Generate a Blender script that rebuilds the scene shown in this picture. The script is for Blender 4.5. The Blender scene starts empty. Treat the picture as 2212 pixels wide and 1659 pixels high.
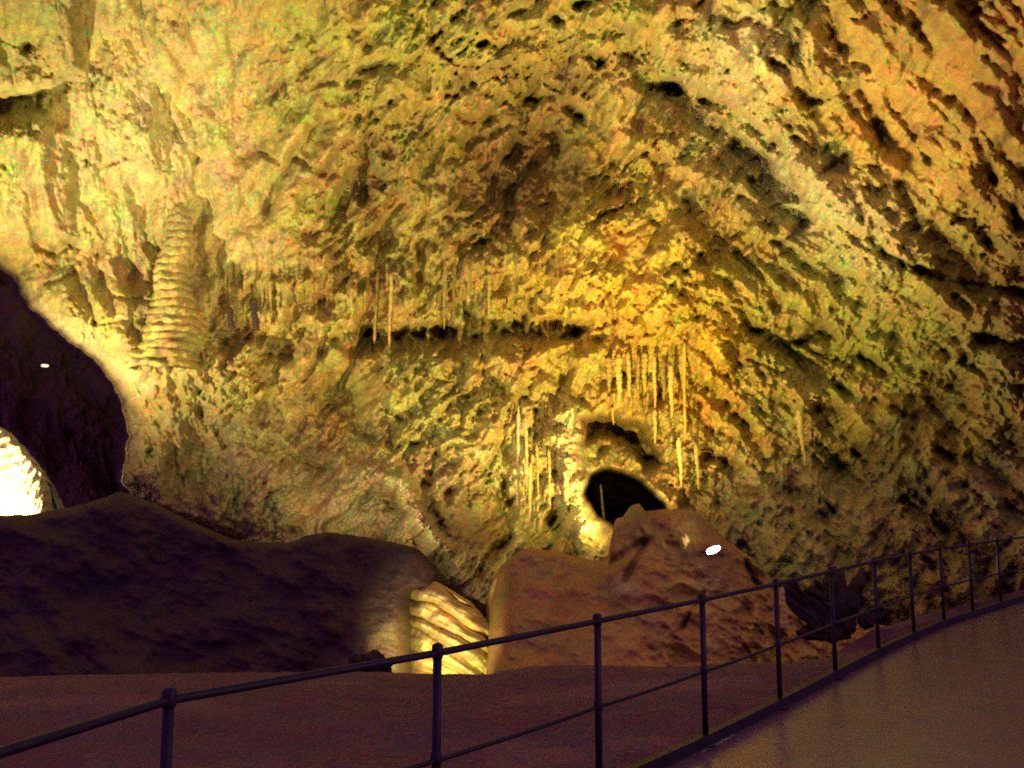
import bpy, math, random
import numpy as np
from mathutils import Vector

random.seed(7)
rng = np.random.default_rng(11)
scene = bpy.context.scene
C = scene.collection

# ------------------------------------------------------------------ camera
F = 1840.0                       # focal length for a picture 2212 units wide
PITCH = math.radians(7.1)
CP, SP = math.cos(PITCH), math.sin(PITCH)
EYE = 1.75
cam_d = bpy.data.cameras.new('camera')
cam = bpy.data.objects.new('camera', cam_d)
C.objects.link(cam)
cam.location = (0, 0, EYE)
cam.rotation_euler = (math.radians(90) + PITCH, 0, 0)
cam_d.sensor_width = 36.0
cam_d.lens = F / 2212 * 36
cam_d.clip_start = 0.05
cam_d.clip_end = 500
cam_d.dof.use_dof = True
cam_d.dof.focus_distance = 2.6
cam_d.dof.aperture_fstop = 5.6
scene.camera = cam

# ------------------------------------------------------------------ world, exposure
w = bpy.data.worlds.new("World")
scene.world = w
w.use_nodes = True
bg = w.node_tree.nodes['Background']
bg.inputs[0].default_value = (0.40, 0.12, 0.62, 1)
bg.inputs[1].default_value = 0.52
vs = scene.view_settings
vs.view_transform = 'Standard'
vs.look = 'None'
vs.exposure = 0
vs.gamma = 1
scene.cycles.max_bounces = 3
scene.cycles.diffuse_bounces = 2
scene.cycles.use_denoising = False
scene.cycles.sample_clamp_indirect = 2.0


def ray(u, v):
    """direction with unit camera depth through picture point (u, v)"""
    x = (u - 1106.0) / F
    y = -(v - 829.5) / F
    return x, CP - y * SP, SP + y * CP


def at(u, v, d):
    x, y, z = ray(u, v)
    return Vector((x * d, y * d, EYE + z * d))


# ------------------------------------------------------------------ lights
def lamp_light(name, loc, target, energy, col, angle=180, size=0.12, blend=0.6):
    if angle >= 180:
        ld = bpy.data.lights.new(name, 'POINT')
    else:
        ld = bpy.data.lights.new(name, 'SPOT')
        ld.spot_size = math.radians(angle)
        ld.spot_blend = 1.0 if angle < 60 else blend
    ld.energy = energy
    ld.color = col
    ld.shadow_soft_size = size
    o = bpy.data.objects.new(name, ld)
    C.objects.link(o)
    o.location = loc
    if target is not None:
        o.rotation_euler = (Vector(target) - Vector(loc)).to_track_quat('-Z', 'Y').to_euler()
    return o


GOLD = (1.0, 0.72, 0.22)
WARM = (1.0, 0.81, 0.36)
ORANGE = (1.0, 0.66, 0.30)
LIGHTS = [
    # name, position(u,v,depth), target(u,v,depth), W, colour, cone
    ('ledge_lamp_light', (1348, 1180, 20.5), (1290, 800, 24), 9500, GOLD, 130),
    ('passage_lamp_light', (-130, 1010, 20.8), (120, 300, 24), 8200, WARM, 160),
    ('bank_lamp_light', (700, 1215, 18.9), (900, 420, 23), 3500, WARM, 165),
    ('mound_lamp_light', (1500, 1165, 18.0), (1900, 250, 17), 4300, WARM, 155),
    ('flowstone_lamp_light', (930, 1490, 12.0), (945, 1390, 16), 1800, WARM, 50),
    ('mound_fill_light', (1750, -500, 8.5), (1400, 1400, 14.0), 430, ORANGE, 50),  # added fill above the frame, brightens the mound
    ('wall_fill_light', (1000, -700, 9.0), (1106, 450, 26), 4200, WARM, 92),  # added frontal fill, unseen, softens the shadows on the wall
    ('stalagmite_lamp_light', (-60, 1100, 29), (30, 1020, 33), 4500, WARM, 80),
    ('path_fill_light', None, None, 230, ORANGE, 180),  # added dim fill for path, ground and mound, source unseen
]
for n, p, t, e, c, a in LIGHTS:
    if p is None:
        lamp_light(n, (7.0, 1.5, 3.6), None, e, c, 180, 0.3)
    else:
        lamp_light(n, at(*p), at(*t), e, c, a)

# ------------------------------------------------------------------ noise
PERM = rng.permutation(512).astype(np.int64)
PERM = np.concatenate([PERM, PERM])
ANG = rng.uniform(0, 2 * np.pi, 512)
GX, GY = np.cos(ANG), np.sin(ANG)


def perlin(x, y, seed=0):
    x = x + seed * 17.31
    y = y + seed * 9.77
    xi = np.floor(x).astype(np.int64)
    yi = np.floor(y).astype(np.int64)
    xf, yf = x - xi, y - yi
    xi &= 511
    yi &= 511
    x1 = (xi + 1) & 511
    y1 = (yi + 1) & 511
    u = xf * xf * xf * (xf * (xf * 6 - 15) + 10)
    v = yf * yf * yf * (yf * (yf * 6 - 15) + 10)

    def g(ix, iy, dx, dy):
        h = PERM[PERM[ix] + iy]
        return GX[h] * dx + GY[h] * dy
    a = g(xi, yi, xf, yf)
    b = g(x1, yi, xf - 1, yf)
    c = g(xi, y1, xf, yf - 1)
    d = g(x1, y1, xf - 1, yf - 1)
    return (a + u * (b - a) + v * (c - a + u * (a - b - c + d))) * 1.5


def fbm(U, V, su, sv, ang=0.0, octs=4, seed=0, gain=0.5, kind='n'):
    """su, sv: feature size along and across the direction ang (degrees, picture sense)"""
    a = math.radians(ang)
    x = (U * math.cos(a) + V * math.sin(a)) / su
    y = (-U * math.sin(a) + V * math.cos(a)) / sv
    out = np.zeros_like(U, dtype=float)
    amp, tot = 1.0, 0.0
    for o in range(octs):
        n = perlin(x, y, seed + o * 3)
        if kind == 'r':
            n = 1 - 2 * np.abs(n) * 1.3
        elif kind == 'b':
            n = 2 * np.abs(n) * 1.3 - 1
        out += amp * n
        tot += amp
        amp *= gain
        x = x * 2.03
        y = y * 2.03
    return out / tot


def S(t):
    t = np.clip(t, 0, 1)
    return t * t * (3 - 2 * t)


def sig(t):
    return 1 / (1 + np.exp(-np.clip(t, -30, 30)))


def gauss(U, V, cu, cv, ru, rv, ang=0):
    a = math.radians(ang)
    x = ((U - cu) * math.cos(a) + (V - cv) * math.sin(a)) / ru
    y = (-(U - cu) * math.sin(a) + (V - cv) * math.cos(a)) / rv
    return np.exp(-(x * x + y * y))


def seg_dist(U, V, p, q):
    px, py = p
    dx, dy = q[0] - px, q[1] - py
    L = dx * dx + dy * dy + 1e-9
    t = np.clip(((U - px) * dx + (V - py) * dy) / L, 0, 1)
    return np.hypot(U - px - t * dx, V - py - t * dy)


def sdf_poly(U, V, pts):
    """negative inside"""
    d = np.full(U.shape, 1e9)
    inside = np.zeros(U.shape, bool)
    n = len(pts)
    for i in range(n):
        p, q = pts[i], pts[(i + 1) % n]
        d = np.minimum(d, seg_dist(U, V, p, q))
        if p[1] != q[1]:
            c = ((p[1] > V) != (q[1] > V)) & (U < (q[0] - p[0]) * (V - p[1]) / (q[1] - p[1]) + p[0])
            inside ^= c
    return np.where(inside, -d, d)


# ------------------------------------------------------------------ materials
def rock_mat(name, speck=1.0, rough=0.85, bump=0.35, scale=1.0, base=None, spec=0.15, fine=9.0):
    m = bpy.data.materials.new(name)
    m.use_nodes = True
    nt = m.node_tree
    N, L = nt.nodes, nt.links
    b = N['Principled BSDF']
    b.inputs['Roughness'].default_value = rough
    b.inputs['Specular IOR Level'].default_value = spec
    tc = N.new('ShaderNodeTexCoord')
    if base is None:
        at_ = N.new('ShaderNodeAttribute')
        at_.attribute_name = 'pigment'
        col = at_.outputs['Color']
    else:
        r = N.new('ShaderNodeRGB')
        r.outputs[0].default_value = (*base, 1)
        col = r.outputs[0]
    # mineral mottling: three noises of different grain
    last = col
    for sc, amt, det in ((1.1 * scale, 0.42, 4), (fine * scale, 0.8 * speck, 3), (2.4 * fine * scale, 0.8 * speck, 2)):
        n = N.new('ShaderNodeTexNoise')
        n.inputs['Scale'].default_value = sc
        n.inputs['Detail'].default_value = det
        L.new(tc.outputs['Object'], n.inputs['Vector'])
        # multiply by a coloured, contrast-stretched noise
        mr = N.new('ShaderNodeVectorMath')
        mr.operation = 'MULTIPLY_ADD'
        L.new(n.outputs['Color'], mr.inputs[0])
        k = 2.2 * amt
        mr.inputs[1].default_value = (k, k * .9, k)
        mr.inputs[2].default_value = (1 - k * .5, 1 - k * .45, 1 - k * .5)
        mx = N.new('ShaderNodeMix')
        mx.data_type = 'RGBA'
        mx.blend_type = 'MULTIPLY'
        mx.inputs[0].default_value = 1.0
        L.new(last, mx.inputs[6])
        L.new(mr.outputs[0], mx.inputs[7])
        last = mx.outputs[2]
    hs = N.new('ShaderNodeMix')
    hs.data_type = 'RGBA'
    hs.blend_type = 'LIGHTEN'
    hs.inputs[0].default_value = 1.0
    hs.inputs[7].default_value = (0.012, 0.008, 0.012, 1)
    L.new(last, hs.inputs[6])
    L.new(hs.outputs[2], b.inputs['Base Color'])
    n1 = N.new('ShaderNodeTexNoise')
    n1.inputs['Scale'].default_value = 5.5 * scale
    n1.inputs['Detail'].default_value = 6
    n1.inputs['Roughness'].default_value = 0.65
    L.new(tc.outputs['Object'], n1.inputs['Vector'])
    bp = N.new('ShaderNodeBump')
    bp.inputs['Strength'].default_value = bump
    bp.inputs['Distance'].default_value = 0.25 / scale
    L.new(n1.outputs['Fac'], bp.inputs['Height'])
    L.new(bp.outputs['Normal'], b.inputs['Normal'])
    return m


def plain_mat(name, col, rough=0.5, metal=0.0, emit=None, strength=0.0):
    m = bpy.data.materials.new(name)
    m.use_nodes = True
    nt = m.node_tree
    b = nt.nodes['Principled BSDF']
    b.inputs['Roughness'].default_value = rough
    b.inputs['Metallic'].default_value = metal
    n = nt.nodes.new('ShaderNodeTexNoise')
    n.inputs['Scale'].default_value = 30
    n.inputs['Detail'].default_value = 4
    tc = nt.nodes.new('ShaderNodeTexCoord')
    nt.links.new(tc.outputs['Object'], n.inputs['Vector'])
    r = nt.nodes.new('ShaderNodeValToRGB')
    r.color_ramp.elements[0].position = 0.3
    r.color_ramp.elements[1].position = 0.7
    r.color_ramp.elements[0].color = (*[c * 0.6 for c in col], 1)
    r.color_ramp.elements[1].color = (*[min(1, c * 1.4) for c in col], 1)
    nt.links.new(n.outputs['Fac'], r.inputs[0])
    nt.links.new(r.outputs[0], b.inputs['Base Color'])
    if emit:
        b.inputs['Emission Color'].default_value = (*emit, 1)
        b.inputs['Emission Strength'].default_value = strength
    return m


M_WALL = rock_mat('cave_limestone')
M_MOUND = rock_mat('smooth_limestone', speck=0.6, bump=0.08, scale=1.3)
M_EARTH = rock_mat('damp_earth', speck=1.1, bump=0.3, scale=2.2)
M_GROWN = rock_mat('grown_dripstone', speck=0.9, bump=0.3, scale=1.4)
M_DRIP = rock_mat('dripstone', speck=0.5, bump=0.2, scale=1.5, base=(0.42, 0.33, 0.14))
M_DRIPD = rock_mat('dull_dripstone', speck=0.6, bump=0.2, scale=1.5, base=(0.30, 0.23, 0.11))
M_FLOW = rock_mat('pale_flowstone', speck=0.5, bump=0.2, scale=2.0, base=(0.60, 0.46, 0.17))
M_WHITE = rock_mat('white_calcite', speck=0.2, bump=0.15, scale=1.2, base=(0.75, 0.70, 0.55))
M_DARKROCK = rock_mat('dark_rock', speck=0.7, bump=0.5, scale=2.2, base=(0.05, 0.03, 0.035))
M_PATH = rock_mat('path_concrete', speck=0.8, bump=0.08, scale=3.0, base=(0.20, 0.14, 0.11), rough=0.20, spec=0.6)
M_STEEL = plain_mat('painted_steel', (0.010, 0.007, 0.014), 0.55, 0.0)
M_HOUSING = plain_mat('lamp_housing', (0.02, 0.02, 0.02), 0.5, 0.4)
M_LENS = plain_mat('lamp_lens', (0.8, 0.8, 0.8), 0.3, 0, (1, 0.95, 0.8), 30)
M_LENS_DIM = plain_mat('far_lamp_lens', (0.8, 0.7, 0.5), 0.3, 0, (1, 0.78, 0.45), 1.6)


# ------------------------------------------------------------------ mesh helpers
def tag(o, label=None, cat=None, group=None, kind=None):
    if label: o['label'] = label
    if cat: o['category'] = cat
    if group: o['group'] = group
    if kind: o['kind'] = kind
    return o


def grid_mesh(name, X, Y, Z, mat, pigment=None, keep=None):
    nr, nc = X.shape
    co = np.stack([X, Y, Z], -1).reshape(-1, 3).astype(np.float32)
    idx = np.arange(nr * nc).reshape(nr, nc)
    q = np.stack([idx[:-1, :-1], idx[1:, :-1], idx[1:, 1:], idx[:-1, 1:]], -1).reshape(-1, 4)
    if keep is not None:
        q = q[keep.reshape(-1)]
    me = bpy.data.meshes.new(name)
    me.vertices.add(len(co))
    me.vertices.foreach_set('co', co.ravel())
    me.loops.add(q.size)
    me.loops.foreach_set('vertex_index', q.ravel().astype(np.int32))
    me.polygons.add(len(q))
    me.polygons.foreach_set('loop_start', (np.arange(len(q)) * 4).astype(np.int32))
    me.update(calc_edges=True)
    me.polygons.foreach_set('use_smooth', np.ones(len(q), bool))
    if pigment is not None:
        ca = me.color_attributes.new('pigment', 'FLOAT_COLOR', 'POINT')
        rgba = np.ones((nr * nc, 4), np.float32)
        rgba[:, :3] = pigment.reshape(-1, 3)
        ca.data.foreach_set('color', rgba.ravel())
    me.materials.append(mat)
    o = bpy.data.objects.new(name, me)
    C.objects.link(o)
    return o


def raw_mesh(name, verts, faces, mat, parent=None, smooth=True, tint=None):
    me = bpy.data.meshes.new(name)
    me.from_pydata([tuple(v) for v in verts], [], faces)
    me.update()
    me.polygons.foreach_set('use_smooth', [smooth] * len(me.polygons))
    if tint is not None:
        ca = me.color_attributes.new('pigment', 'FLOAT_COLOR', 'POINT')
        ca.data.foreach_set('color', np.tile(np.array([*tint, 1.0], np.float32), len(me.vertices)))
    me.materials.append(mat)
    o = bpy.data.objects.new(name, me)
    C.objects.link(o)
    if parent: o.parent = parent
    return o


# ------------------------------------------------------------------ the cave shell
def axis(lo, a, b, hi, fine, coarse):
    return np.concatenate([np.arange(lo, a, coarse), np.arange(a, b, fine), np.arange(b, hi + coarse, coarse)])


us = axis(-900, -120, 2330, 3100, 2.3, 14.0)
vv = axis(-900, -120, 1420, 1760, 2.3, 14.0)
U, V = np.meshgrid(us, vv)

VOID = [(-1000, 560), (0, 576), (30, 600), (60, 660), (130, 722), (220, 792), (258, 860), (277, 940),
        (258, 1040), (300, 1085), (400, 1125), (520, 1165), (540, 2000), (-1000, 2000)]
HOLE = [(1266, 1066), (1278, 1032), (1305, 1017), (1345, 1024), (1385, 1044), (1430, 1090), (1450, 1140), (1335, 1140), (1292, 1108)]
LEFTBLOCK = [(-1000, -1000), (140, -1000), (165, 60), (172, 150), (110, 190), (-20, 208), (-1000, 215)]
LEFTBULGE = [(-1000, 230), (90, 250), (140, 280), (150, 400), (160, 515), (118, 533), (78, 515), (50, 540), (25, 572), (-1000, 560)]
CREVICES = [
    ([(1797, -40), (1800, 20), (1815, 72), (1826, 100)], 20), ([(1848, 137), (1876, 151)], 9),
    ([(1866, 202), (1894, 259), (1920, 306)], 15), ([(1923, 216), (1963, 274), (2006, 349)], 12),
    ([(2110, 306), (2150, 392)], 15), ([(1941, 403), (1970, 454)], 12), ([(2089, 439), (2056, 475)], 8),
    ([(2071, 472), (2114, 493)], 15), ([(2128, 511), (2208, 590)], 22), ([(2200, 486), (2240, 500)], 18),
    ([(1840, 277), (1790, 317)], 11), ([(1804, 353), (1776, 378)], 11), ([(1714, 299), (1758, 331)], 10),
    ([(1664, 133), (1704, 166), (1740, 220), (1772, 212)], 12),
    ([(1524, 68), (1542, 36), (1563, 40), (1585, 58), (1617, 43)], 10),
    ([(1420, 178), (1460, 192)], 24), ([(1480, 133), (1535, 155)], 18),
    ([(1524, 216), (1578, 230), (1632, 281), (1668, 313)], 16), ([(1588, 317), (1639, 346), (1668, 389), (1693, 414)], 22),
    ([(1617, 389), (1661, 428)], 12), ([(1722, 425), (1740, 475)], 20), ([(1679, 522), (1725, 562), (1758, 590)], 14),
    ([(1545, 504), (1574, 547)], 9), ([(1592, 547), (1650, 598)], 11), ([(1902, 551), (1963, 572), (2010, 598)], 11),
    ([(1992, 585), (2049, 614), (2136, 621), (2208, 635)], 16), ([(1614, 700), (1668, 732), (1711, 761)], 15),
    ([(1732, 740), (1761, 711), (1797, 722)], 16), ([(1732, 747), (1768, 765), (1790, 758)], 8),
    ([(1862, 776), (1902, 804)], 14), ([(1797, 668), (1826, 639), (1851, 657)], 9), ([(1672, 654), (1678, 660)], 14),
    ([(2064, 642), (2092, 668)], 13), ([(2118, 736), (2208, 747)], 20), ([(2085, 776), (2125, 808)], 13),
    ([(1531, 985), (1578, 1002), (1603, 1057), (1639, 1064)], 16), ([(1660, 999), (1689, 977)], 12),
    ([(1776, 967), (1822, 1013)], 16), ([(1848, 974), (1866, 992)], 12), ([(2028, 977), (2056, 992)], 14),
    ([(1010, 11), (931, 86), (953, 108), (989, 137)], 9), ([(1032, 97), (1068, 97)], 12), ([(1203, 36), (1207, 46)], 14),
    ([(1248, 11), (1284, 7)], 16), ([(1140, 144), (1158, 173), (1147, 209)], 18), ([(1270, 122), (1302, 137)], 15),
    ([(1187, 184), (1212, 191)], 11), ([(1268, 200), (1274, 206)], 11), ([(1226, 230), (1252, 252)], 14),
    ([(1367, 119), (1385, 173), (1410, 202), (1457, 180)], 18), ([(1125, 230), (1134, 252), (1129, 284)], 9),
    ([(992, 248), (1017, 263)], 11), ([(1194, 288), (1201, 331)], 14), ([(1122, 317), (1111, 346)], 15),
    ([(1125, 378), (1104, 425), (1097, 464), (1032, 533)], 12), ([(1097, 464), (1140, 457)], 9),
    ([(794, 324), (787, 374), (780, 432)], 13), ([(1411, 480), (1415, 484)], 9), ([(1339, 498), (1343, 502)], 10),
    ([(967, 202), (989, 205)], 8), ([(1068, 389), (1060, 432)], 8),
    ([(850, 728), (880, 716), (915, 730)], 13), ([(922, 714), (953, 722)], 12), ([(1014, 689), (1032, 704)], 15),
    ([(1122, 715), (1130, 730)], 13), ([(1194, 740), (1240, 722), (1284, 704)], 14), ([(1131, 680), (1135, 690)], 12),
    ([(805, 704), (769, 761), (737, 830)], 12), ([(960, 660), (962, 725)], 10), ([(1339, 738), (1343, 744)], 9),
    ([(1262, 912), (1320, 920), (1367, 956), (1392, 995)], 15), ([(1377, 920), (1417, 949)], 13),
    ([(1183, 1010), (1212, 1035)], 13), ([(1080, 1030), (1085, 1045)], 15), ([(1062, 1060), (1100, 1085)], 14),
    ([(-60, 212), (0, 205), (110, 190), (165, 160)], 17),
    ([(306, 180), (317, 234), (346, 360)], 11), ([(335, 187), (360, 266), (425, 346)], 13),
    ([(162, 335), (216, 360), (281, 338)], 8), ([(72, 520), (119, 545), (158, 522)], 16),
    ([(515, 162), (504, 216)], 8), ([(545, 650), (552, 705)], 11), ([(493, 665), (500, 705)], 10),
    ([(303, 915), (342, 912)], 10), ([(434, 885), (438, 900)], 13), ([(313, 977), (382, 1005)], 12),
    ([(472, 920), (490, 963), (500, 1090)], 15), ([(-20, 590), (30, 605), (70, 640)], 16), ([(100, 610), (160, 590)], 9), ([(180, 700), (260, 690), (300, 720)], 8), ([(560, 760), (640, 772)], 9), ([(620, 980), (700, 1010)], 9),
    ([(1000, 1040), (930, 1100), (960, 1160)], 16), ([(250, 640), (330, 655)], 8),
    ([(1895, 860), (1950, 900)], 10), ([(1640, 840), (1700, 880)], 9), ([(2000, 860), (2060, 930)], 10),
    ([(1600, 1180), (1640, 1240)], 14), ([(1800, 1100), (1850, 1150)], 10), ([(1950, 1080), (2050, 1150)], 13),
    ([(640, 345), (700, 372)], 8), ([(560, 330), (600, 350)], 8), ([(690, 760), (640, 850)], 9), ([(820, 880), (880, 905)], 9),
]
RIDGES = [
    ([(868, 1050), (900, 1125), (960, 1185), (1015, 1270)], 30, 1.7),
    ([(1130, 1170), (1080, 1225), (1050, 1300)], 14, 0.8),
    ([(1298, 1195), (1262, 1115), (1226, 1020), (1220, 890)], 36, 2.2),
    ([(1720, 1140), (1790, 1225)], 14, 0.6), ([(1560, 250), (1650, 330)], 14, 0.5), ([(1850, 400), (2000, 560)], 26, 0.6),
    ([(1130, 880), (1125, 1080)], 10, 0.5), ([(1290, 590), (1300, 700)], 30, 0.7),
    ([(1440, 420), (1540, 640), (1560, 800)], 45, 1.0), ([(1450, 1080), (1560, 1160)], 16, 0.7),
]


def orient_mix(U, V, su, sv, octs, seed, kind='n', gain=0.5):
    left = S((620 - U) / 300)
    right = S((U - 1420) / 260)
    mid = 1 - np.maximum(left, right)
    out = mid * fbm(U, V, su, sv, 128, octs, seed, gain, kind)
    out += left * fbm(U, V, su, sv, 80, octs, seed + 40, gain, kind)
    iso = S(0.5 + 1.6 * fbm(U, V, 240, 200, 0, 2, seed + 91))
    out += right * (fbm(U, V, su, sv, 46, octs, seed + 80, gain, kind) * (1 - 0.75 * iso) + 0.9 * iso * fbm(U, V, su * 1.3, sv * 1.5, 118, octs, seed + 86, gain, kind))
    return out


def wall_depth(U, V, detail=True):
    # wander
    wu = 26 * fbm(U, V, 120, 120, 0, 3, 5)
    wv = 26 * fbm(U, V, 120, 120, 0, 3, 9)
    Uw, Vw = U + wu, V + wv
    D = 29 - 13 * S((650 - V) / 1150) - 9 * S((U - 1450) / 1100) - 3 * S((700 - U) / 900)
    D = D - 4.0 * S((V - 820) / 500)
    D = D + 1.2 * fbm(Uw, Vw, 420, 300, 0, 2, 21)
    # big facets and folds
    D = D - 0.65 * orient_mix(Uw, Vw, 330, 120, 2, 31, 'b')
    right = S((U - 1400) / 250)
    D = D - 0.95 * right * fbm(Uw + wv, Vw + wu, 460, 150, 44, 3, 35, 0.5, 'b')
    # broad hollows and swells of the vault
    D = D + 2.4 * gauss(U, V, 1120, 260, 150, 190, 30) + 1.6 * gauss(U, V, 800, 440, 110, 120, 40) - 1.5 * gauss(U, V, 1010, 70, 120, 90) - 1.2 * gauss(U, V, 620, 560, 150, 110)
    D = D + 2.0 * gauss(U, V, 1560, 290, 260, 55, 42) - 0.6 * gauss(U, V, 1720, 330, 260, 50, 42) - 1.2 * gauss(U, V, 1650, 120, 130, 90, 20)
    D = D + 0.9 * gauss(U, V, 1860, 190, 240, 34, 58) + 0.9 * gauss(U, V, 2050, 560, 260, 45, 38) - 0.6 * gauss(U, V, 1860, 500, 240, 60, 40)
    D = D + 1.5 * gauss(U, V, 740, 850, 60, 110, 20) + 1.3 * gauss(U, V, 1090, 1080, 70, 60) + 1.1 * gauss(U, V, 430, 960, 60, 70) - 1.1 * gauss(U, V, 600, 1090, 80, 90)
    D = D + 1.6 * gauss(U, V, 1760, 760, 120, 60, 30) + 1.2 * gauss(U, V, 1580, 1060, 60, 70) + 1.4 * gauss(U, V, 1850, 1020, 150, 50, 30)
    cen = S((U - 560) / 250) * (1 - 0.5 * S((U - 1500) / 200)) * (1 - 0.6 * gauss(U, V, 1320, 640, 180, 220))
    D = D - 0.95 * cen * fbm(Uw, Vw, 190, 100, 125, 3, 37, 0.55, 'b')
    D = D - 0.45 * cen * fbm(Uw, Vw, 90, 60, 40, 3, 39, 0.55)
    # named relief
    D -= 1.8 * gauss(U, V, 1270, 560, 170, 130, -30)
    D -= 1.2 * gauss(U, V, 1430, 640, 120, 90, 60)
    D -= 1.6 * gauss(U, V, 200, 720, 200, 80, 25)
    D += 1.6 * gauss(U, V, 1160, 330, 110, 170, 30)
    D += 1.0 * gauss(U, V, 1330, 960, 90, 60, 20)
    # shelf below the curtains, running right from the tall stalagmite
    sh = S((U - 420) / 60) * (1 - S((U - 1290) / 80))
    edge = 704 + 34 * fbm(U, V * 0, 110, 60, 0, 4, 61) - 14 * S((U - 980) / 80)
    cut = (0.35 + 0.85 * np.exp(-((U - 880) / 130.0) ** 2) + 0.9 * np.exp(-((U - 1210) / 90.0) ** 2)) * (0.8 + 1.5 * fbm(U, V, 45, 60, 0, 3, 63))
    D += sh * (1.25 * cut * S((V - edge + 6) / 14) - (0.9 + 1.25 * cut) * S((V - edge - 22 * (1 + fbm(U, V, 50, 50, 0, 2, 67))) / 60))
    # hanging draperies above that shelf and above the arch
    dr = np.exp(-((V - 640) / 75.0) ** 2) * S((U - 440) / 60) * (1 - S((U - 1180) / 100))
    dr2 = np.exp(-((V - 820) / 80.0) ** 2) * S((U - 1290) / 40) * (1 - S((U - 1540) / 40))
    dr3 = S((V - 850) / 40) * (1 - S((V - 1090) / 40)) * S((U - 1100) / 20) * (1 - S((U - 1240) / 20))
    D -= (0.5 * dr + 0.6 * dr2 + 0.5 * dr3) * fbm(U + 0.2 * wu, V, 30, 420, 0, 4, 71, 0.6, 'b')
    sr = np.exp(-((V - 1010) / 110.0) ** 2) * S((U - 1500) / 60) * (1 - S((U - 1760) / 60))
    D -= 0.2 * sr * fbm(U, V, 22, 400, 0, 3, 73, 0.6, 'b')
    left_f = (1 - S((U - 560) / 200)) * (1 - S((V - 560) / 90))
    D -= 0.45 * left_f * fbm(Uw, Vw, 620, 130, 78, 3, 77, 0.45, 'b')
    # the void on the left and the passage mouth
    wob = 7 * fbm(U, V, 28, 28, 0, 3, 91)
    sv_ = sdf_poly(U, V, VOID) + wob
    rim = np.exp(-np.clip(sv_, 0, None) / 120.0)
    D += 2.6 * rim * rim
    D += 26 * sig(-sv_ / 2.6)
    sh_ = sdf_poly(U, V, HOLE) + 0.6 * wob
    D += 28 * sig(-sh_ / 2.2)
    sa = sdf_poly(U, V, [(1262, 908), (1300, 900), (1360, 915), (1400, 950), (1425, 1000), (1395, 1012), (1365, 965), (1320, 940), (1268, 950)]) + wob
    D += 3.2 * sig(-sa / 4)
    col = np.exp(-((U - (1222 + 70 * S((V - 950) / 230))) / 45.0) ** 2) * S((V - 880) / 60)
    D -= 0.16 * col * fbm(U, V, 26, 12, 20, 3, 97, 0.5, 'b')
    sl = sdf_poly(U, V, LEFTBLOCK) + wob
    D -= 2.6 * sig(-sl / 4)
    sb = sdf_poly(U, V, LEFTBULGE) + wob
    D -= 1.8 * sig(-sb / 5) * (0.5 + 0.5 * S(-sb / 60))
    # crevices
    Uc, Vc = U + 0.35 * wu, V + 0.35 * wv
    jit = 1 + 0.55 * fbm(U, V, 16, 16, 0, 3, 95)
    for pts, wd in CREVICES:
        if pts[0][0] > 1350 or pts[0][1] < 480:
            wd = wd * 1.3
        x0 = min(p[0] for p in pts) - 5 * wd; x1 = max(p[0] for p in pts) + 5 * wd
        y0 = min(p[1] for p in pts) - 5 * wd; y1 = max(p[1] for p in pts) + 5 * wd
        m = (Uc > x0) & (Uc < x1) & (Vc > y0) & (Vc < y1)
        if not m.any():
            continue
        uu, v_ = Uc[m], Vc[m]
        d = np.full(uu.shape, 1e9)
        for a, b in zip(pts[:-1], pts[1:]):
            d = np.minimum(d, seg_dist(uu, v_, a, b))
        k = D[m] / F
        dep = wd * k * (1.3 + 1.9 * S((uu - 450) / 400)) * np.exp(-np.abs(d * jit[m] / (wd * 0.62)) ** 2.6)
        D[m] += dep
    for pts, wd, amp in RIDGES:
        d = np.full(U.shape, 1e9)
        for a, b in zip(pts[:-1], pts[1:]):
            d = np.minimum(d, seg_dist(Uc, Vc, a, b))
        D -= amp * np.exp(-(d / wd) ** 2)
    if detail:
        k = D / 26.0
        void = sig(-sv_ / 8)
        rough = 0.55 + 0.5 * S((U - 500) / 500) - 0.75 * gauss(U, V, 2080, 150, 330, 320) + 0.85 * S((V - 640) / 150) * S((760 - U) / 200)
        rough *= 1 - 0.4 * void
        patch = 0.55 + 0.9 * S(0.5 + 1.4 * fbm(U, V, 210, 170, 0, 2, 171))
        rough = rough * patch * (1 + 0.45 * cen)
        D -= k * rough * 0.30 * orient_mix(Uw, Vw, 90, 42, 3, 101, 'b', 0.6)
        D += k * rough * 0.18 * orient_mix(U, V, 30, 15, 3, 121, 'n', 0.65)
        D += k * rough * 0.40 * fbm(U, V, 70, 50, 30, 4, 161, 0.62)
        # angular blocks on the right
        bl = S((U - 1380) / 150) * S((V - 80) / 150) * (1 - 0.95 * gauss(U, V, 2080, 160, 330, 330))
        D -= k * 0.45 * bl * fbm(Uw, Vw, 120, 52, 42, 3, 141, 0.5, 'b') * (1 + fbm(U, V, 150, 150, 0, 2, 143))
        D -= k * 0.42 * bl * fbm(Uw, Vw, 80, 40, 128, 3, 147, 0.5, 'b')
    return D


D = wall_depth(U, V)


def mixc(P, c, wgt):
    wgt = np.clip(wgt, 0, 1)[..., None]
    return P * (1 - wgt) + np.array(c) * wgt


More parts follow.
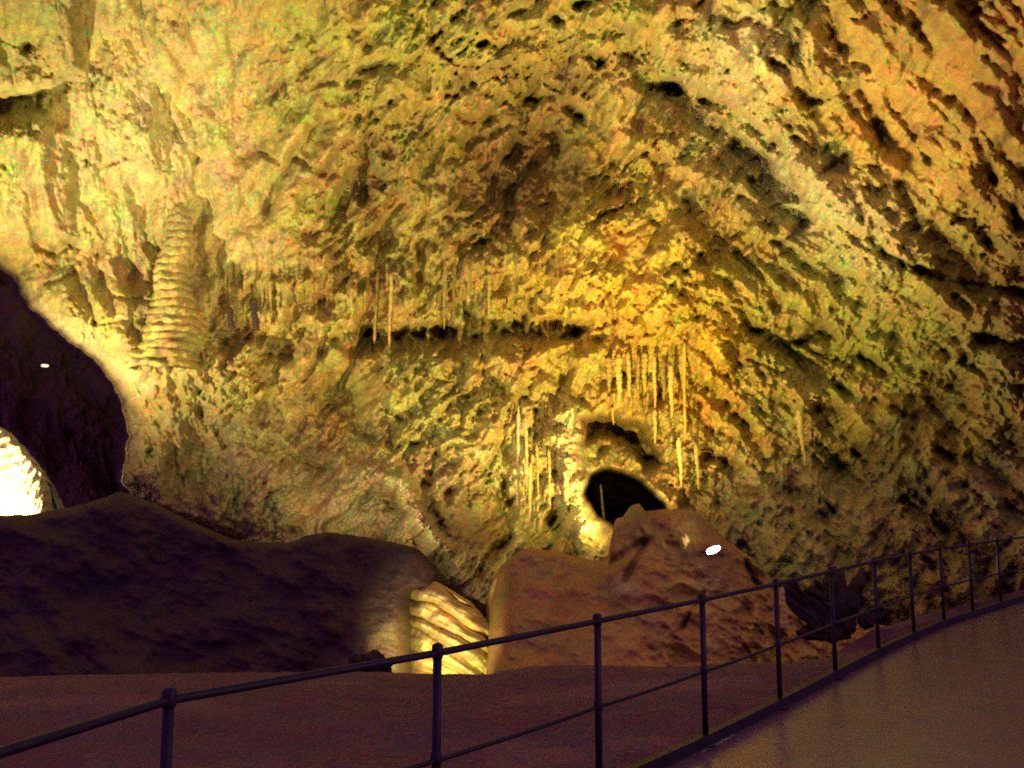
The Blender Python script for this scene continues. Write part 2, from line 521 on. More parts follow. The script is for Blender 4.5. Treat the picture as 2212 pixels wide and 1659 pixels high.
def wall_pigment(U, V):
    wu = 40 * fbm(U, V, 160, 160, 0, 3, 205)
    wv = 40 * fbm(U, V, 160, 160, 0, 3, 209)
    u, v = U + wu, V + wv
    P = np.zeros(U.shape + (3,))
    P[:] = (0.32, 0.255, 0.08)
    n1 = fbm(u, v, 150, 110, 0, 4, 211)
    n2 = fbm(u, v, 70, 40, 120, 4, 221)
    n3 = fbm(u, v, 26, 18, 130, 3, 231)
    P = mixc(P, (0.285, 0.262, 0.06), S(n1 * 2.4) * 0.8)                      # olive
    P = mixc(P, (0.34, 0.215, 0.07), S(-n1 * 2.2) * 0.45)                    # ochre
    P = mixc(P, (0.50, 0.41, 0.17), S((n2 - 0.1) * 2.2) * 0.7)              # pale calcite
    P = mixc(P, (0.17, 0.10, 0.055), S((-n2 - 0.05) * 2.4) * 0.65)             # brown clay
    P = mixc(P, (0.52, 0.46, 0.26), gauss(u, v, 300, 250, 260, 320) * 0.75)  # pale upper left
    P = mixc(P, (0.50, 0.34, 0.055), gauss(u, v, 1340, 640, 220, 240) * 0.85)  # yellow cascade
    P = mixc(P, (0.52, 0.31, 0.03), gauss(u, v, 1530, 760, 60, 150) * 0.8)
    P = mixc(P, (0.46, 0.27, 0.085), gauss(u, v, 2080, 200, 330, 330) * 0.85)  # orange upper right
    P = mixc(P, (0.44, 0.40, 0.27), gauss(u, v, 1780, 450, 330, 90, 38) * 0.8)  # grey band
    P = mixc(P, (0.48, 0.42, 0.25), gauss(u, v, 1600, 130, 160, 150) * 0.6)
    P = mixc(P, (0.26, 0.12, 0.05), gauss(u, v, 700, 920, 70, 80) * 0.7)
    P = mixc(P, (0.27, 0.15, 0.06), gauss(u, v, 1170, 300, 90, 170, 25) * 0.6)
    P = mixc(P, (0.33, 0.19, 0.08), gauss(u, v, 2120, 620, 160, 160) * 0.6)
    P = mixc(P, (0.24, 0.25, 0.05), gauss(u, v, 1900, 700, 300, 190) * 0.7)
    P = mixc(P, (0.23, 0.155, 0.06), gauss(u, v, 1020, 330, 260, 190, -30) * 0.55)
    P = mixc(P, (0.24, 0.23, 0.06), gauss(u, v, 820, 60, 300, 160) * 0.6)
    P = mixc(P, (0.24, 0.23, 0.07), gauss(u, v, 40, 60, 160, 130) * 0.7)  # olive, with the turned-away block's shade put into the colour
    P = mixc(P, (0.23, 0.22, 0.07), gauss(u, v, 930, 880, 200, 120) * 0.6)
    P = mixc(P, (0.21, 0.165, 0.085), gauss(u, v, 450, 960, 220, 150) * 0.7)
    P = mixc(P, (0.20, 0.14, 0.09), gauss(u, v, 420, 1120, 200, 60) * 0.6)
    P = mixc(P, (0.16, 0.095, 0.06), S((U - 2050) / 200) * S((V - 420) / 200) * 0.7)  # right edge darkened, light falloff put into the colour
    P = mixc(P, (0.36, 0.30, 0.15), gauss(u, v, 1750, 1150, 330, 110) * 0.5)
    P = mixc(P, (0.38, 0.31, 0.14), gauss(u, v, 600, 1080, 350, 110) * 0.6)
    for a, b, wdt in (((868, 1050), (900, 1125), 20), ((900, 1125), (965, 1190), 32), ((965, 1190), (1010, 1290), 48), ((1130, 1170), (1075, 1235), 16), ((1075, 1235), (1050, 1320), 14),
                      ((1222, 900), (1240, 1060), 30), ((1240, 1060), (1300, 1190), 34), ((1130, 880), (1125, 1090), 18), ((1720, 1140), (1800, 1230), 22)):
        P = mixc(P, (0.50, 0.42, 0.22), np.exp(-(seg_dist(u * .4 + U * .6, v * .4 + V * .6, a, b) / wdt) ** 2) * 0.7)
    P = mixc(P, (0.17, 0.105, 0.07), gauss(u, v, 1000, 1110, 90, 50, 20) * 0.7)
    P = mixc(P, (0.075, 0.05, 0.05), sig(-sdf_poly(U, V, HOLE) / 3))  # shade inside the passage mouth, put into the pigment
    P = mixc(P, (0.30, 0.25, 0.15), S((v - 960) / 120) * S((u - 1480) / 120) * 0.75)
    P = mixc(P, (0.29, 0.225, 0.125), S((v - 880) / 150) * S((1120 - u) / 150) * 0.55)
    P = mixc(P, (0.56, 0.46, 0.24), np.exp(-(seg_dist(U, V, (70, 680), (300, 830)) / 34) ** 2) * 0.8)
    n4 = fbm(U + 0.5 * wu, V + 0.5 * wv, 110, 45, 125, 4, 241, 0.6)
    P = mixc(P, (0.12, 0.075, 0.05), S((n4 - 0.12) * 3.0) * 0.6 * (1 - 0.6 * gauss(U, V, 250, 250, 330, 330)))
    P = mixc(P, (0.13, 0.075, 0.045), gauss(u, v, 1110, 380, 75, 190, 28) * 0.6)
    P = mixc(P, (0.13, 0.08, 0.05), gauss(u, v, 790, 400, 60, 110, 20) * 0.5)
    P = mixc(P, (0.28, 0.17, 0.15), sig(-sdf_poly(U, V, VOID) / 4))  # purple-brown gloom of the void, put into the pigment
    P = mixc(P, (0.66, 0.54, 0.22), np.exp(-(seg_dist(U, V, (1262, 1110), (1305, 1195)) / 30) ** 2) * 0.9)  # lamp-lit foot of the column, its brightness put into the pigment
    P *= (1 + 0.28 * n3)[..., None]
    return np.clip(P, 0.01, 0.85)


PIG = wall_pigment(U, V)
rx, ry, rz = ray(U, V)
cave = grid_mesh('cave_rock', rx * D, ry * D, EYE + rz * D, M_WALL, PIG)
tag(cave, 'rough ochre limestone wall and roof of the cave', 'cave wall', kind='structure')


# bilinear lookup of the wall depth
def wd(u, v):
    return float(wall_depth(np.array([[float(u)]]), np.array([[float(v)]]), False)[0, 0])


# ------------------------------------------------------------------ rock bodies with their own outline
def body(name, top, vbot, dtop, dbot, mat, pig, amp=0.25, fsize=60, u_step=2.6, rows=150, back=5.0, seed=300,
         power=1.0, extra=None, side=(0, 0), skirt=True, wob=3.0):
    xs = np.arange(top[0][0], top[-1][0], u_step)
    tv = np.interp(xs, [p[0] for p in top], [p[1] for p in top])
    tv = tv + wob * fbm(xs[None, :], xs[None, :] * 0, 30, 30, 0, 3, seed + 7)[0]
    t = np.linspace(0, 1, rows)[:, None]
    Ub = np.repeat(xs[None, :], rows, 0)
    tt = np.repeat(t, len(xs), 1)
    Vb = vbot + (tv[None, :] - vbot) * tt
    kk = max(3, int(110 / u_step) | 1)
    ts = np.convolve(np.pad(tv, kk // 2, mode='edge'), np.ones(kk) / kk, 'valid')[:len(tv)]
    td = np.clip((vbot - Vb) / (vbot - ts[None, :]), 0, 1.25)
    Db = dbot + (dtop - dbot) * td ** power
    # rounded over the crest and round both ends
    Db = Db + back * 0.35 * np.clip((tt - 0.93) / 0.07, 0, 1) ** 3
    e0 = np.clip(1 - (Ub - xs[0]) / max(side[0], 1e-6), 0, 1) if side[0] else 0
    e1 = np.clip(1 - (xs[-1] - Ub) / max(side[1], 1e-6), 0, 1) if side[1] else 0
    Db = Db + 2.5 * (e0 ** 2.5 + e1 ** 2.5) if (side[0] or side[1]) else Db
    n = fbm(Ub, Vb, fsize, fsize * 0.7, 20, 5, seed, 0.5) * amp + fbm(Ub, Vb, fsize * 4, fsize * 3, 0, 2, seed + 30) * amp * 2
    if extra is not None:
        n = n + extra(Ub, Vb)
    Db = Db + n
    X, Y, Z = ray(Ub, Vb)
    X, Y, Z = X * Db, Y * Db, EYE + Z * Db
    if skirt:
        k = 24
        s = np.linspace(0, 1, k)[1:, None]
        bx = X[-1:] * (1 + 0 * s)
        by = Y[-1:] + back * s
        bz = Z[-1:] - (back * 0.9) * s ** 1.6
        X = np.concatenate([X, bx]); Y = np.concatenate([Y, by]); Z = np.concatenate([Z, bz])
        Ub = np.concatenate([Ub, np.repeat(Ub[-1:], k - 1, 0)])
        Vb = np.concatenate([Vb, np.repeat(Vb[-1:], k - 1, 0) - 40 * s])
    return grid_mesh(name, X, Y, Z, mat, pig(Ub, Vb) if pig else None)


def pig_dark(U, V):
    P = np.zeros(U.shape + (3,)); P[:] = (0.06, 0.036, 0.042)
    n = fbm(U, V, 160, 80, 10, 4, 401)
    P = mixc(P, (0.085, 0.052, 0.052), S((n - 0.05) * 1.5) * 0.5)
    P = mixc(P, (0.40, 0.28, 0.11), gauss(U, V, 900, 1400, 140, 90) * 0.5)  # orange lamp glow beside the flowstone, painted into the bank's colour
    return P


def pig_mound(U, V):
    P = np.zeros(U.shape + (3,)); P[:] = (0.38, 0.25, 0.08)
    n = fbm(U, V, 130, 110, 0, 4, 411)
    P = mixc(P, (0.27, 0.185, 0.075), S((n) * 2.0) * 0.7)
    P = mixc(P, (0.42, 0.29, 0.09), S((-n) * 2.0) * 0.6)
    P = mixc(P, (0.44, 0.26, 0.09), gauss(U, V, 1420, 1420, 320, 60) * 0.7)
    P = mixc(P, (0.42, 0.33, 0.19), gauss(U, V, 1355, 1270, 22, 20))
    return P


# the dark bank on the left
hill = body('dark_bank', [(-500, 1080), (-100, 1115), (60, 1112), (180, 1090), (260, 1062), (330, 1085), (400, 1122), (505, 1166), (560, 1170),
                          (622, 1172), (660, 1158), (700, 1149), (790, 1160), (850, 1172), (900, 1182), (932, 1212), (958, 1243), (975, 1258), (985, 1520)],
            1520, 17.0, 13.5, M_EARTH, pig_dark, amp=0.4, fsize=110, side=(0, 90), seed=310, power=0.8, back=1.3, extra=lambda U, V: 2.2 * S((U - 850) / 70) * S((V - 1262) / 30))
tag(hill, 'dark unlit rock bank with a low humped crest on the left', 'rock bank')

# pale flowstone with slanting rolls
def rolls(U, V):
    ph = (V - 0.38 * (U - 900) - 1.3e-3 * (U - 900) ** 2) + 20 * fbm(U, V, 110, 55, 25, 3, 431)
    prof = (1.5 + 0.9 * fbm(U, V, 60, 30, 25, 2, 437)) * np.abs(np.sin(np.pi * ph / 38.0)) ** 0.7 + 0.10 * np.abs(np.sin(np.pi * ph / 13.0 + U * .01)) ** 0.6
    return -0.26 * prof + 0.2 + 0.07 * fbm(U, V, 14, 40, 30, 3, 433) + 1.6 * S((915 - U) / 60) - 0.6 * gauss(U, V, 990, 1380, 60, 110) + 0.25 * S((U - 1030) / 50)

flow = body('flowstone', [(820, 1250), (872, 1232), (900, 1240), (945, 1258), (985, 1280), (1015, 1300), (1040, 1325), (1060, 1350), (1075, 1380), (1085, 1400)],
            1520, 17.0, 15.0, M_FLOW, None, amp=0.08, fsize=40, u_step=1.6, rows=220, side=(30, 10), seed=330, extra=rolls, back=2.0)
tag(flow, 'pale flowstone with slanting rounded bands, brightly lit beside the dark bank', 'flowstone')

# the big smooth mound
def mound_relief(U, V):
    r = 0.15 * S((1110 - U) / 60)
    r = r + 0.35 * np.exp(-(seg_dist(U, V, (1325, 1212), (1385, 1170)) / 10) ** 2)
    r = r + 0.16 * fbm(U, V, 90, 50, 25, 4, 445, 0.5, 'b') * (0.3 + S((U - 1330) / 120)) + 0.07 * fbm(U, V, 30, 20, 60, 3, 447, 0.5)
    r = r + 0.3 * np.exp(-(seg_dist(U, V, (1395, 1170), (1350, 1255)) / 7) ** 2)
    r = r + 0.25 * np.exp(-(seg_dist(U, V, (1470, 1360), (1520, 1280)) / 5) ** 2)
    r = r + 0.6 * np.exp(-(seg_dist(U, V, (1590, 1170), (1640, 1270)) / 8) ** 2)
    r = r - 0.5 * np.exp(-(seg_dist(U, V, (1620, 1190), (1650, 1230)) / 10) ** 2)
    r = r + 0.35 * S((U - 1560) / 60) * fbm(U, V, 90, 45, 60, 3, 441, 0.5, 'b')
    r = r + 0.2 * gauss(U, V, 1230, 1330, 25, 130)
    return r

mound = body('smooth_mound', [(1046, 1520), (1049, 1330), (1054, 1275), (1066, 1245), (1095, 1212), (1130, 1184), (1200, 1190), (1255, 1205), (1290, 1211), (1314, 1204),
                              (1322, 1160), (1330, 1122), (1346, 1116), (1362, 1093), (1382, 1087), (1394, 1104), (1432, 1101), (1470, 1100), (1505, 1106), (1545, 1140), (1575, 1172), (1625, 1205),
                              (1680, 1262), (1760, 1320), (1850, 1340), (1960, 1360), (2040, 1520)],
             1520, 16.6, 13.2, M_MOUND, pig_mound, back=1.2, amp=0.2, fsize=70, side=(16, 60), seed=350, extra=mound_relief, power=1.1)
tag(mound, 'big smooth brown rock mound in dim light behind the railing', 'rock mound')

# lit rock formation at the left edge
def teeth(U, V):
    ph = (V + 0.35 * U) + 5 * fbm(U, V, 30, 20, 0, 2, 451)
    return 0.5 * np.abs(((ph / 24.0) % 1.0) - 0.5) + 0.15 * fbm(U, V, 8, 60, 20, 2, 455)

xt = [(-220, 860), (-60, 895), (-20, 915)]
e = [(0, 925), (20, 938), (26, 952), (44, 958), (50, 975), (66, 985), (72, 1000), (84, 1008), (92, 1022), (98, 1040), (108, 1056), (112, 1075), (104, 1100), (100, 1116)]
lit = body('lit_stalagmite', xt + [(a + i * 0.01, b) for i, (a, b) in enumerate(e[:-2])] + [(115, 1150)], 1150, 33.0, 31.5, M_WHITE, None, amp=0.15, fsize=30,
           u_step=1.6, rows=130, side=(0, 30), seed=370, extra=teeth, back=2, wob=7)
tag(lit, 'brilliantly lit white calcite formation at the left edge of the dark passage', 'stalagmite')

# ------------------------------------------------------------------ foreground ground
posts_uv = [(-560, 1640, 2.15), (350, 1510, 3.05), (953, 1405, 3.98), (1290, 1335, 4.98), (1518, 1292, 5.93), (1675, 1258, 6.9), (1794, 1231, 7.98), (1887, 1209, 9.05), (1965, 1195, 10.05),
            (2028, 1182, 11.1), (2091, 1175, 11.9), (2150, 1166, 12.9), (2215, 1158, 14.0), (2270, 1152, 15.2)]
POST = []
for u, v, d in posts_uv:
    # solve the depth from the post top, which stands 1.0 m above a level path
    x, y, z = ray(u, v)
    dd = (1.0 - EYE) / z
    p = Vector((x * dd, y * dd, 0))
    POST.append(p)
# smooth the plan line a little
base = [p.copy() for p in POST]
for k in range(1, len(base) - 1):
    base[k] = POST[k] * 0.6 + (POST[k - 1] + POST[k + 1]) * 0.2
base[0] = base[1] + Vector((-0.50, -1.30, 0))
ext0 = base[0] + (base[0] - base[1]) * 6
ext1 = base[-1] + (base[-1] - base[-2]) * 8

lip = [(-900, 1440, 10), (0, 1462, 10), (400, 1454, 10), (830, 1450, 10), (950, 1456, 10), (1060, 1456, 10), (1100, 1448, 10), (1160, 1438, 10), (1300, 1437, 10), (1400, 1440, 10), (1520, 1443, 10),
       (1640, 1452, 9.8), (1740, 1450, 9.6), (1800, 1415, 10), (1880, 1362, 10.5), (1990, 1332, 11.5), (2100, 1302, 12.6), (2212, 1272, 14.2), (2500, 1200, 18)]
nL = 700
lu = np.linspace(-900, 2500, nL)
lv = np.interp(lu, [p[0] for p in lip], [p[1] for p in lip]) + 3 * fbm(lu[None], lu[None] * 0, 60, 60, 0, 4, 501)[0]
ldp = np.interp(lu, [p[0] for p in lip], [p[2] for p in lip])
LX, LY, LZ = ray(lu, lv)
LX, LY, LZ = LX * ldp, LY * ldp, EYE + LZ * ldp
line = [ext0] + base + [ext1]
lx = np.array([p.x for p in line]); ly = np.array([p.y for p in line])
s = np.concatenate([[0], np.cumsum(np.hypot(np.diff(lx), np.diff(ly)))])
# matching parameter: by bearing of each lip point along the rail line
par = np.interp(LX, lx, s)
par = np.maximum.accumulate(par)
par = par * 0.75 + np.linspace(0, s[-1], nL) * 0.25
BX = np.interp(par, s, lx); BY = np.interp(par, s, ly)
rows = 120
t = np.linspace(0, 1, rows)[:, None]
X = BX + (LX - BX) * t
Y = BY + (LY - BY) * t
Zb = -0.06 + (LZ + 0.06) * t
rg = 0.14 * fbm(X, Y, 1.3, 1.3, 0, 5, 511) * np.minimum(1, t * 6) * np.clip((1 - t) * 4, 0.15, 1) * 1.0
Z = Zb + rg
# drop beyond the lip
sk = np.linspace(0, 1, 12)[1:, None]
X = np.concatenate([X, X[-1:] + 0 * sk]); Y = np.concatenate([Y, Y[-1:] + 1.6 * sk]); Z = np.concatenate([Z, Z[-1:] - 3.5 * sk ** 1.5])


def pig_apron(X, Y):
    P = np.zeros(X.shape + (3,)); P[:] = (0.15, 0.085, 0.07)
    n = fbm(X, Y, 1.6, 1.2, 0, 4, 521)
    return mixc(P, (0.21, 0.13, 0.09), S(n * 2))


ap = grid_mesh('ground', X, Y, Z, M_EARTH, pig_apron(X, Y))
tag(ap, 'dark bare ground outside the railing, ending in a low lip', 'ground', kind='structure')

# pit floor far below, closing the scene under everything
pf_x = np.linspace(-60, 60, 120); pf_y = np.linspace(-12, 75, 120)
PX, PY = np.meshgrid(pf_x, pf_y)
pit = grid_mesh('pit_floor', PX, PY, -6 + 0.5 * fbm(PX, PY, 9, 9, 0, 4, 531), M_EARTH, pig_apron(PX, PY))
tag(pit, kind='structure')

# the path: from the rail line towards the viewer's right
n = 260
par = np.linspace(0, s[-1], n)
BX = np.interp(par, s, lx); BY = np.interp(par, s, ly)
w_ = np.linspace(-0.05, 9.0, 60)[:, None]
dirn = np.array([lx[-1] - lx[1], ly[-1] - ly[1]]); dirn /= np.hypot(*dirn)
nx, ny = dirn[1], -dirn[0]
X = BX + nx * w_; Y = BY + ny * w_
Z = 0.006 * fbm(X, Y, 1.0, 1.0, 0, 3, 541) + 0 * X
path = grid_mesh('path', X, Y, Z, M_PATH)
tag(path, kind='structure')


# ------------------------------------------------------------------ railing
def tube(pts, r, seg=12, cap=True):
    verts, faces = [], []
    pts = [Vector(p) for p in pts]
    for i, p in enumerate(pts):
        a = pts[max(i - 1, 0)]; b = pts[min(i + 1, len(pts) - 1)]
        tdir = (b - a).normalized()
        up = Vector((0, 0, 1)) if abs(tdir.z) < 0.9 else Vector((1, 0, 0))
        s1 = tdir.cross(up).normalized(); s2 = s1.cross(tdir)
        rr = r[i] if isinstance(r, (list, tuple)) else r
        for k in range(seg):
            an = 2 * math.pi * k / seg
            verts.append(p + s1 * math.cos(an) * rr + s2 * math.sin(an) * rr)
    for i in range(len(pts) - 1):
        for k in range(seg):
            faces.append((i * seg + k, i * seg + (k + 1) % seg, (i + 1) * seg + (k + 1) % seg, (i + 1) * seg + k))
    if cap:
        faces.append(tuple(range(seg))[::-1])
        faces.append(tuple((len(pts) - 1) * seg + k for k in range(seg)))
    return verts, faces


def join(parts):
    V_, F_ = [], []
    for v, f in parts:
        o = len(V_)
        V_ += list(v)
        F_ += [tuple(i + o for i in q) for q in f]
    return V_, F_


rail = bpy.data.objects.new('railing', None)
C.objects.link(rail)
rail.location = base[4]
tag(rail, 'dark steel handrail with evenly spaced posts running along the path edge', 'railing')
OFF = -base[4]


def rail_pts(h, sag=0.0):
    out = []
    pp = [ext0.lerp(base[0], 0.7)] + base + [ext1.lerp(base[-1], 0.6)]
    for a, b in zip(pp[:-1], pp[1:]):
        for k in range(6):
            q = a.lerp(b, k / 6)
            out.append(q + OFF + Vector((0, 0, h - sag * math.sin(math.pi * k / 6))))
    out.append(pp[-1] + OFF + Vector((0, 0, h)))
    return out


raw_mesh('top_rail', *tube(rail_pts(0.985), 0.0175), M_STEEL, rail)
raw_mesh('middle_rail', *tube(rail_pts(0.50, 0.006), 0.012), M_STEEL, rail)
vts, fcs = [], []
pp = rail_pts(0)
for i, p in enumerate(pp):
    for dx in (-0.03, 0.03):
        for z in (0.0, 0.075):
            vts.append(p + Vector((nx * dx, ny * dx, z + 0.01)))
for i in range(len(pp) - 1):
    a = i * 4; b = a + 4
    fcs += [(a, a + 1, b + 1, b), (a + 1, a + 3, b + 3, b + 1), (a + 3, a + 2, b + 2, b + 3), (a + 2, a, b, b + 2)]
raw_mesh('toe_board', vts, fcs, M_STEEL, rail, smooth=False)
pv, pf = join([tube([(0, 0, 0), (0, 0, 0.99)], 0.021), tube([(0, 0, 0.945), (0, 0, 0.955), (0, 0, 1.005), (0, 0, 1.015), (0, 0, 1.02)], [0.022, 0.027, 0.027, 0.02, 0.008]),
               tube([(0, 0, 0.0), (0, 0, 0.012)], 0.07), tube([(0, 0, 0.47), (0, 0, 0.475), (0, 0, 0.525), (0, 0, 0.53)], [0.022, 0.026, 0.026, 0.022])])
first = None
for p in base:
    if first is None:
        first = raw_mesh('post', pv, pf, M_STEEL, rail)
        o = first
    else:
        o = first.copy()
        C.objects.link(o)
        o.parent = rail
    o.location = p + OFF + Vector((0, 0, 0.012))


# ------------------------------------------------------------------ stalactites and stalagmites
def drip(name, u0, v0, u1, v1, w0, w1, mat, label, cat, group=None, dd=0.12, d=None, rings=0.16, seg=14, tip=True):
    """(u0,v0) thick end, (u1,v1) thin end, widths in picture units at that distance"""
    if d is None:
        d = min(wd(u0, v0), wd(u1, v1), wd((u0 + u1) / 2, (v0 + v1) / 2)) - dd
    a = at(u0, v0, d)
    b = at(u1, v1, d)
    b = Vector((b.x, a.y, b.z))
    k = d / F
    w0 *= 0.66
    w1 *= 0.75
    tint = None
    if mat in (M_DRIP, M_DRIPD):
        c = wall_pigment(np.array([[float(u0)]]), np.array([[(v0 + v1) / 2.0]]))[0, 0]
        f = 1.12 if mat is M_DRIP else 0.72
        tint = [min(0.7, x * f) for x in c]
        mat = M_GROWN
    n = 40
    pts, rad = [], []
    rs = random.random() * 100
    for i in range(n):
        t = i / (n - 1)
        p = a.lerp(b, t)
        wb = 0.06 * w0 * k
        p.x += wb * math.sin(rs + t * 9) + wb * 0.5 * math.sin(rs * 2 + t * 23)
        r = (w0 * (1 - t) ** 0.8 + w1 * t) * 0.5 * k * min(1, 0.3 + t * 9)
        r *= 1 + rings * math.sin(t * 46 + rs) + rings * 0.6 * math.sin(t * 83 + rs * 3)
        if tip and t > 0.94: r *= max(0.15, (1 - t) / 0.06)
        pts.append(p - a); rad.append(max(r, 0.004))
    o = raw_mesh(name, *tube(pts, rad, seg), mat, tint=tint)
    o.location = a
    tag(o, label, cat, group)
    return o


GT = 'stalactites hanging from the cave wall'
GC = 'thin stalactites of the curtain over the arch'
drip('stalactite', 1724, 885, 1735, 1012, 24, 3, M_DRIP, 'long pale stalactite hanging alone right of the arch', 'stalactite', GT)
drip('stalactite', 1466, 945, 1470, 1055, 19, 3, M_DRIP, 'pale stalactite with a broad top just right of the arch', 'stalactite', GT)
drip('stalactite', 1503, 960, 1507, 1060, 15, 4, M_DRIP, 'short narrow pale stalactite, second right of the arch', 'stalactite', GT)
drip('stalactite', 1478, 740, 1474, 960, 12, 5, M_DRIP, 'very long thread-thin stalactite at the right end of the curtain', 'stalactite', GT)
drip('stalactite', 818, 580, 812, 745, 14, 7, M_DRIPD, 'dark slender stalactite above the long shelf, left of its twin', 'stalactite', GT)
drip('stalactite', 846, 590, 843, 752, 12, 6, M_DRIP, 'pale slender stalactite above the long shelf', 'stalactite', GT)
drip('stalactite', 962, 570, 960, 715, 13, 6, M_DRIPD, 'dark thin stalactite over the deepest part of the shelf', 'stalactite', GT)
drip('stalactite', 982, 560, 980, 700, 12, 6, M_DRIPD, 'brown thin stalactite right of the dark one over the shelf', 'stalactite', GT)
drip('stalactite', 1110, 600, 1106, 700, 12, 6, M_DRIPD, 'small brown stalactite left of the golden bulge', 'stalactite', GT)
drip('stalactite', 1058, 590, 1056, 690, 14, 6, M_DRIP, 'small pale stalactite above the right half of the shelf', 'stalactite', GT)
drip('stalactite', 1322, 880, 1325, 918, 9, 3, M_DRIP, 'tiny golden stalactite at the top of the arch', 'stalactite', GT)
drip('stalactite', 1415, 885, 1414, 960, 16, 4, M_DRIP, 'golden stalactite hanging over the right side of the arch', 'stalactite', GT)
curtain = [(1316, 770, 850), (1336, 765, 880), (1357, 760, 862), (1378, 768, 886), (1392, 762, 850), (1413, 770, 890), (1432, 775, 868), (1449, 790, 905)]
for i, (u, a_, b_) in enumerate(curtain):
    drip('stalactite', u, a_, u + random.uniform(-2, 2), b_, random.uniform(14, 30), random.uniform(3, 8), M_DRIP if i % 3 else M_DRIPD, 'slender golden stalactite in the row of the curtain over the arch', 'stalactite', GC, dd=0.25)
GD = 'thin stalactites on the column left of the arch'
for i, (u, a_, b_) in enumerate([(1120, 880, 1100), (1136, 900, 1060), (1160, 960, 1075), (1186, 970, 1100), (1146, 1000, 1130)]):
    drip('stalactite', u, a_, u + random.uniform(-3, 3), b_, random.uniform(9, 15), 5, M_DRIPD, 'thin stalactite among the hanging columns left of the arch', 'stalactite', GD, dd=0.3)
drip('stalagmite', 1306, 1135, 1298, 1045, 7, 4, M_DRIPD, 'thin grey stalagmite standing inside the dark passage mouth', 'stalagmite', d=29.0)
drip('stalagmite', 1700, 1362, 1692, 1268, 17, 11, M_FLOW, 'small pale stalagmite standing behind the railing post', 'stalagmite', d=12.7)
drip('stalagmite', 552, 712, 546, 640, 24, 12, M_DARKROCK, 'dark stubby stalagmite on the shelf, the taller of two', 'stalagmite', d=wd(550, 640) - 0.9)
drip('stalagmite', 500, 712, 494, 662, 24, 12, M_DARKROCK, 'dark stubby stalagmite on the shelf, the shorter of two', 'stalagmite', d=wd(500, 650) - 0.9)


# the tall ringed stalagmite on the left ledge
def tower():
    d = wd(380, 600) - 1.0
    k = d / F
    prof = [(800, 120), (740, 104), (700, 92), (650, 76), (600, 66), (550, 58), (500, 50), (465, 43), (440, 32), (428, 18), (424, 3)]
    a = at(368, 800, d)
    seg, rows_ = 96, 340
    v = np.linspace(800, 424, rows_)[:, None] + np.zeros((1, seg))
    an = np.linspace(0, 2 * np.pi, seg, endpoint=False)[None, :] + np.zeros((rows_, 1))
    ca, sa = np.cos(an), np.sin(an)
    nx_, ny_ = ca * 60 + v * 0.0, sa * 60 + v
    ph = v + 9 * fbm(ca * 70, v + sa * 60, 60, 60, 0, 2, 801)
    ring = np.abs(np.sin(np.pi * ph / 19.0)) ** 0.7
    rad = np.interp(-v, [-p[0] for p in prof], [p[1] for p in prof]) * k * 0.6
    knob = fbm(ca * 60 + 200, v + sa * 50, 22, 26, 0, 3, 805)
    big = fbm(ca * 60, v + sa * 40, 60, 90, 0, 3, 809)
    rr = rad * (0.88 + 0.10 * ring * (1 + big) + 0.16 * knob + 0.22 * big)
    lean = -(v - 424) * 0.02 * k
    X = rr * ca + lean + 5 * k * np.sin(v * 0.03); Y = rr * sa; Z = (800 - v) * k
    X = np.concatenate([X, X[:, :1]], 1); Y = np.concatenate([Y, Y[:, :1]], 1); Z = np.concatenate([Z, Z[:, :1]], 1)
    vv_ = np.concatenate([v, v[:, :1]], 1)
    pg = wall_pigment(368 + X / k, vv_) * 0.9
    o = grid_mesh('tall_stalagmite', X, Y, Z, M_GROWN, pg)
    o.location = a
    tag(o, 'tall ringed stalagmite stacked like plates on the left ledge', 'stalagmite')


tower()


# dark broken rocks behind the railing
def chunk(parent, u, v, d, sz, rot, seed):
    import bmesh
    bm = bmesh.new()
    bmesh.ops.create_icosphere(bm, subdivisions=4, radius=1)
    r = np.array([list(vt.co) for vt in bm.verts])
    n = fbm(r[:, 0] * 40 + r[:, 2] * 33, r[:, 1] * 40 - r[:, 2] * 21, 30, 30, 0, 4, seed)
    for vt, k in zip(bm.verts, n):
        c = vt.co * (1 + 0.75 * k)
        vt.co = Vector((c.x * sz[0], c.y * sz[1], c.z * sz[2]))
    bm.verts.index_update()
    vs_ = [tuple(vt.co) for vt in bm.verts]
    fs_ = [tuple(x.index for x in f.verts) for f in bm.faces]
    bm.free()
    return vs_, fs_, rot, at(u, v, d)


def rocks():
    root_loc = at(1785, 1385, 13.0)
    from mathutils import Matrix
    V_, F_ = [], []
    for i, (u, v, sx, sz, ang) in enumerate([(1735, 1315, .13, .42, -38), (1775, 1335, .16, .36, -30), (1805, 1300, .12, .40, 12), (1835, 1300, .13, .36, 35),
                                             (1852, 1262, .06, .20, 28), (1800, 1365, .34, .12, 0), (1755, 1368, .20, .10, 10), (1718, 1270, .05, .17, -32), (1822, 1345, .16, .2, 20), (1790, 1268, .05, .14, -15), (1768, 1290, .07, .2, -50), (1870, 1340, .09, .12, 30), (1810, 1330, .07, .34, -8)]):
        vs_, fs_, rot, loc = chunk(None, u, v, 13.0, (sx, .2, sz), ang, 600 + i * 5)
        m = Matrix.Rotation(math.radians(ang), 4, 'Y')
        o = len(V_)
        V_ += [(m @ Vector(p)) + loc - root_loc for p in vs_]
        F_ += [tuple(i_ + o for i_ in f) for f in fs_]
    ob = raw_mesh('dark_rock_cluster', V_, F_, M_DARKROCK)
    ob.location = root_loc
    tag(ob, 'cluster of jagged black rocks in front of the mound, seen through the railing', 'rocks')


rocks()


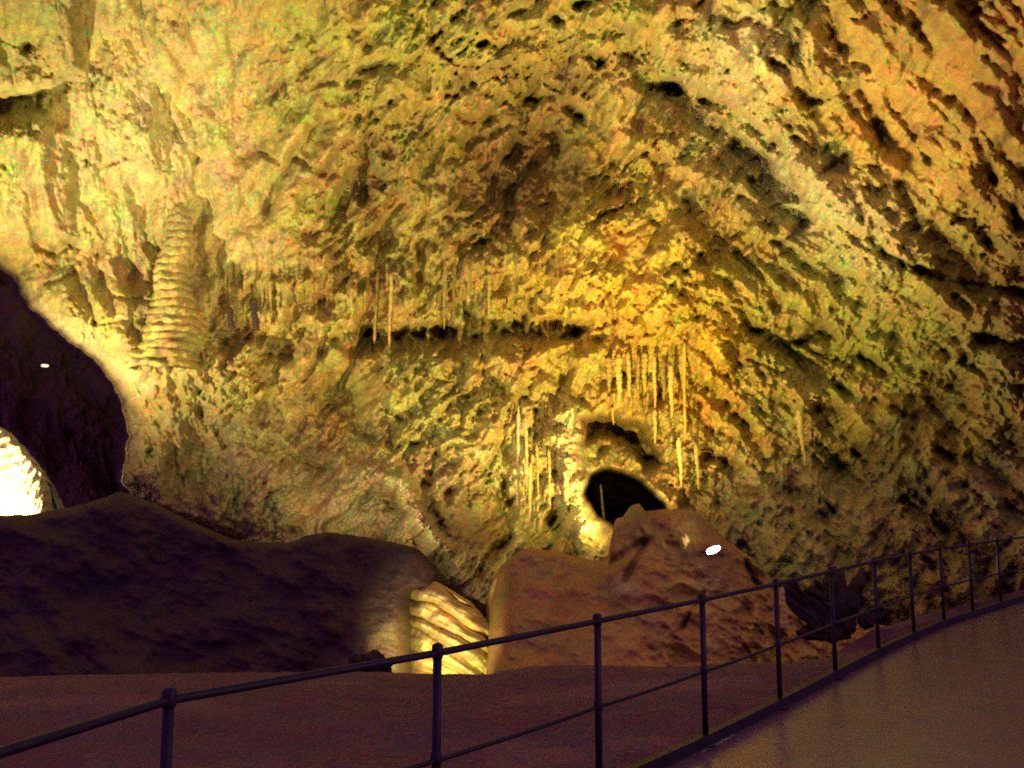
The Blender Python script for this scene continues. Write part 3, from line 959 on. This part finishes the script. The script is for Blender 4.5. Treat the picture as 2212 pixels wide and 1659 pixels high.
def stone(name, u, v, d, sx, sz, mat, label, seed, tint=None):
    vs_, fs_, _, loc = chunk(None, u, v, d, (sx, (sx + sz) / 2, sz), 0, seed)
    o = raw_mesh(name, vs_, fs_, mat, tint=tint)
    o.location = loc
    tag(o, label, 'rock')


stone('rock', 800, 1436, 12.9, 0.30, 0.20, M_DARKROCK, 'low black rock lying left of the striped flowstone, under the handrail', 716)
stone('rock', 1478, 1168, 15.6, 0.07, 0.11, M_FLOW, 'small pale stone knob on the mound left of the white floodlight', 720)

# ------------------------------------------------------------------ floodlights
def floodlight(name, loc, aim, size, lens_mat, label, group=None):
    root = bpy.data.objects.new(name, None)
    C.objects.link(root)
    root.location = loc
    root.rotation_euler = (Vector(aim) - Vector(loc)).to_track_quat('-Z', 'Y').to_euler()
    tag(root, label, 'lamp', group)
    s_ = size
    seg = 28

    def ringset(prof, sx=1.0, sy=0.42):
        v, f = [], []
        for z, r in prof:
            for k in range(seg):
                a = 2 * math.pi * k / seg
                ca, sa = math.cos(a), math.sin(a)
                q = (abs(ca) ** 2.6 + abs(sa) ** 2.6) ** (-1 / 2.6)
                v.append((ca * q * r * sx, sa * q * r * sy, z))
        for i in range(len(prof) - 1):
            for k in range(seg):
                f.append((i * seg + k, i * seg + (k + 1) % seg, (i + 1) * seg + (k + 1) % seg, (i + 1) * seg + k))
        f.append(tuple(range(seg)))
        f.append(tuple((len(prof) - 1) * seg + k for k in range(seg)))
        return v, f
    raw_mesh('housing', *ringset([(0.002, s_ * 1.08), (s_ * 0.25, s_ * 1.08), (s_ * 0.6, s_ * 0.8), (s_ * 0.9, s_ * 0.35)]), M_HOUSING, root)
    raw_mesh('lens', *ringset([(-s_ * 0.10, s_ * 0.80), (-s_ * 0.06, s_ * 0.95), (-0.001, s_ * 1.0)]), lens_mat, root)
    v, f = join([tube([(-s_ * 1.15, 0, s_ * .3), (-s_ * 1.2, -s_ * 1.0, s_ * .4), (s_ * 1.2, -s_ * 1.0, s_ * .4), (s_ * 1.15, 0, s_ * .3)], s_ * 0.06, 8)])
    raw_mesh('bracket', v, f, M_HOUSING, root)
    return root


lamp_light('floodlight_light', at(1534, 1184, 14.95), at(1480, 1050, 15.5), 26, WARM, 160)
# the lamp seen on the mound, facing the viewer obliquely
p = at(1541, 1188, 15.4)
fl = floodlight('floodlight', p, (-2, 0, 4.5), 0.125, M_LENS, 'oval white floodlight shining on the right shoulder of the smooth mound')
fl.rotation_euler.rotate_axis('Z', math.radians(-24))
p = at(97, 790, 40)
floodlight('floodlight', p, (0, 0, 2), 0.16, M_LENS_DIM, 'tiny distant lamp glowing in the dark passage at the left')
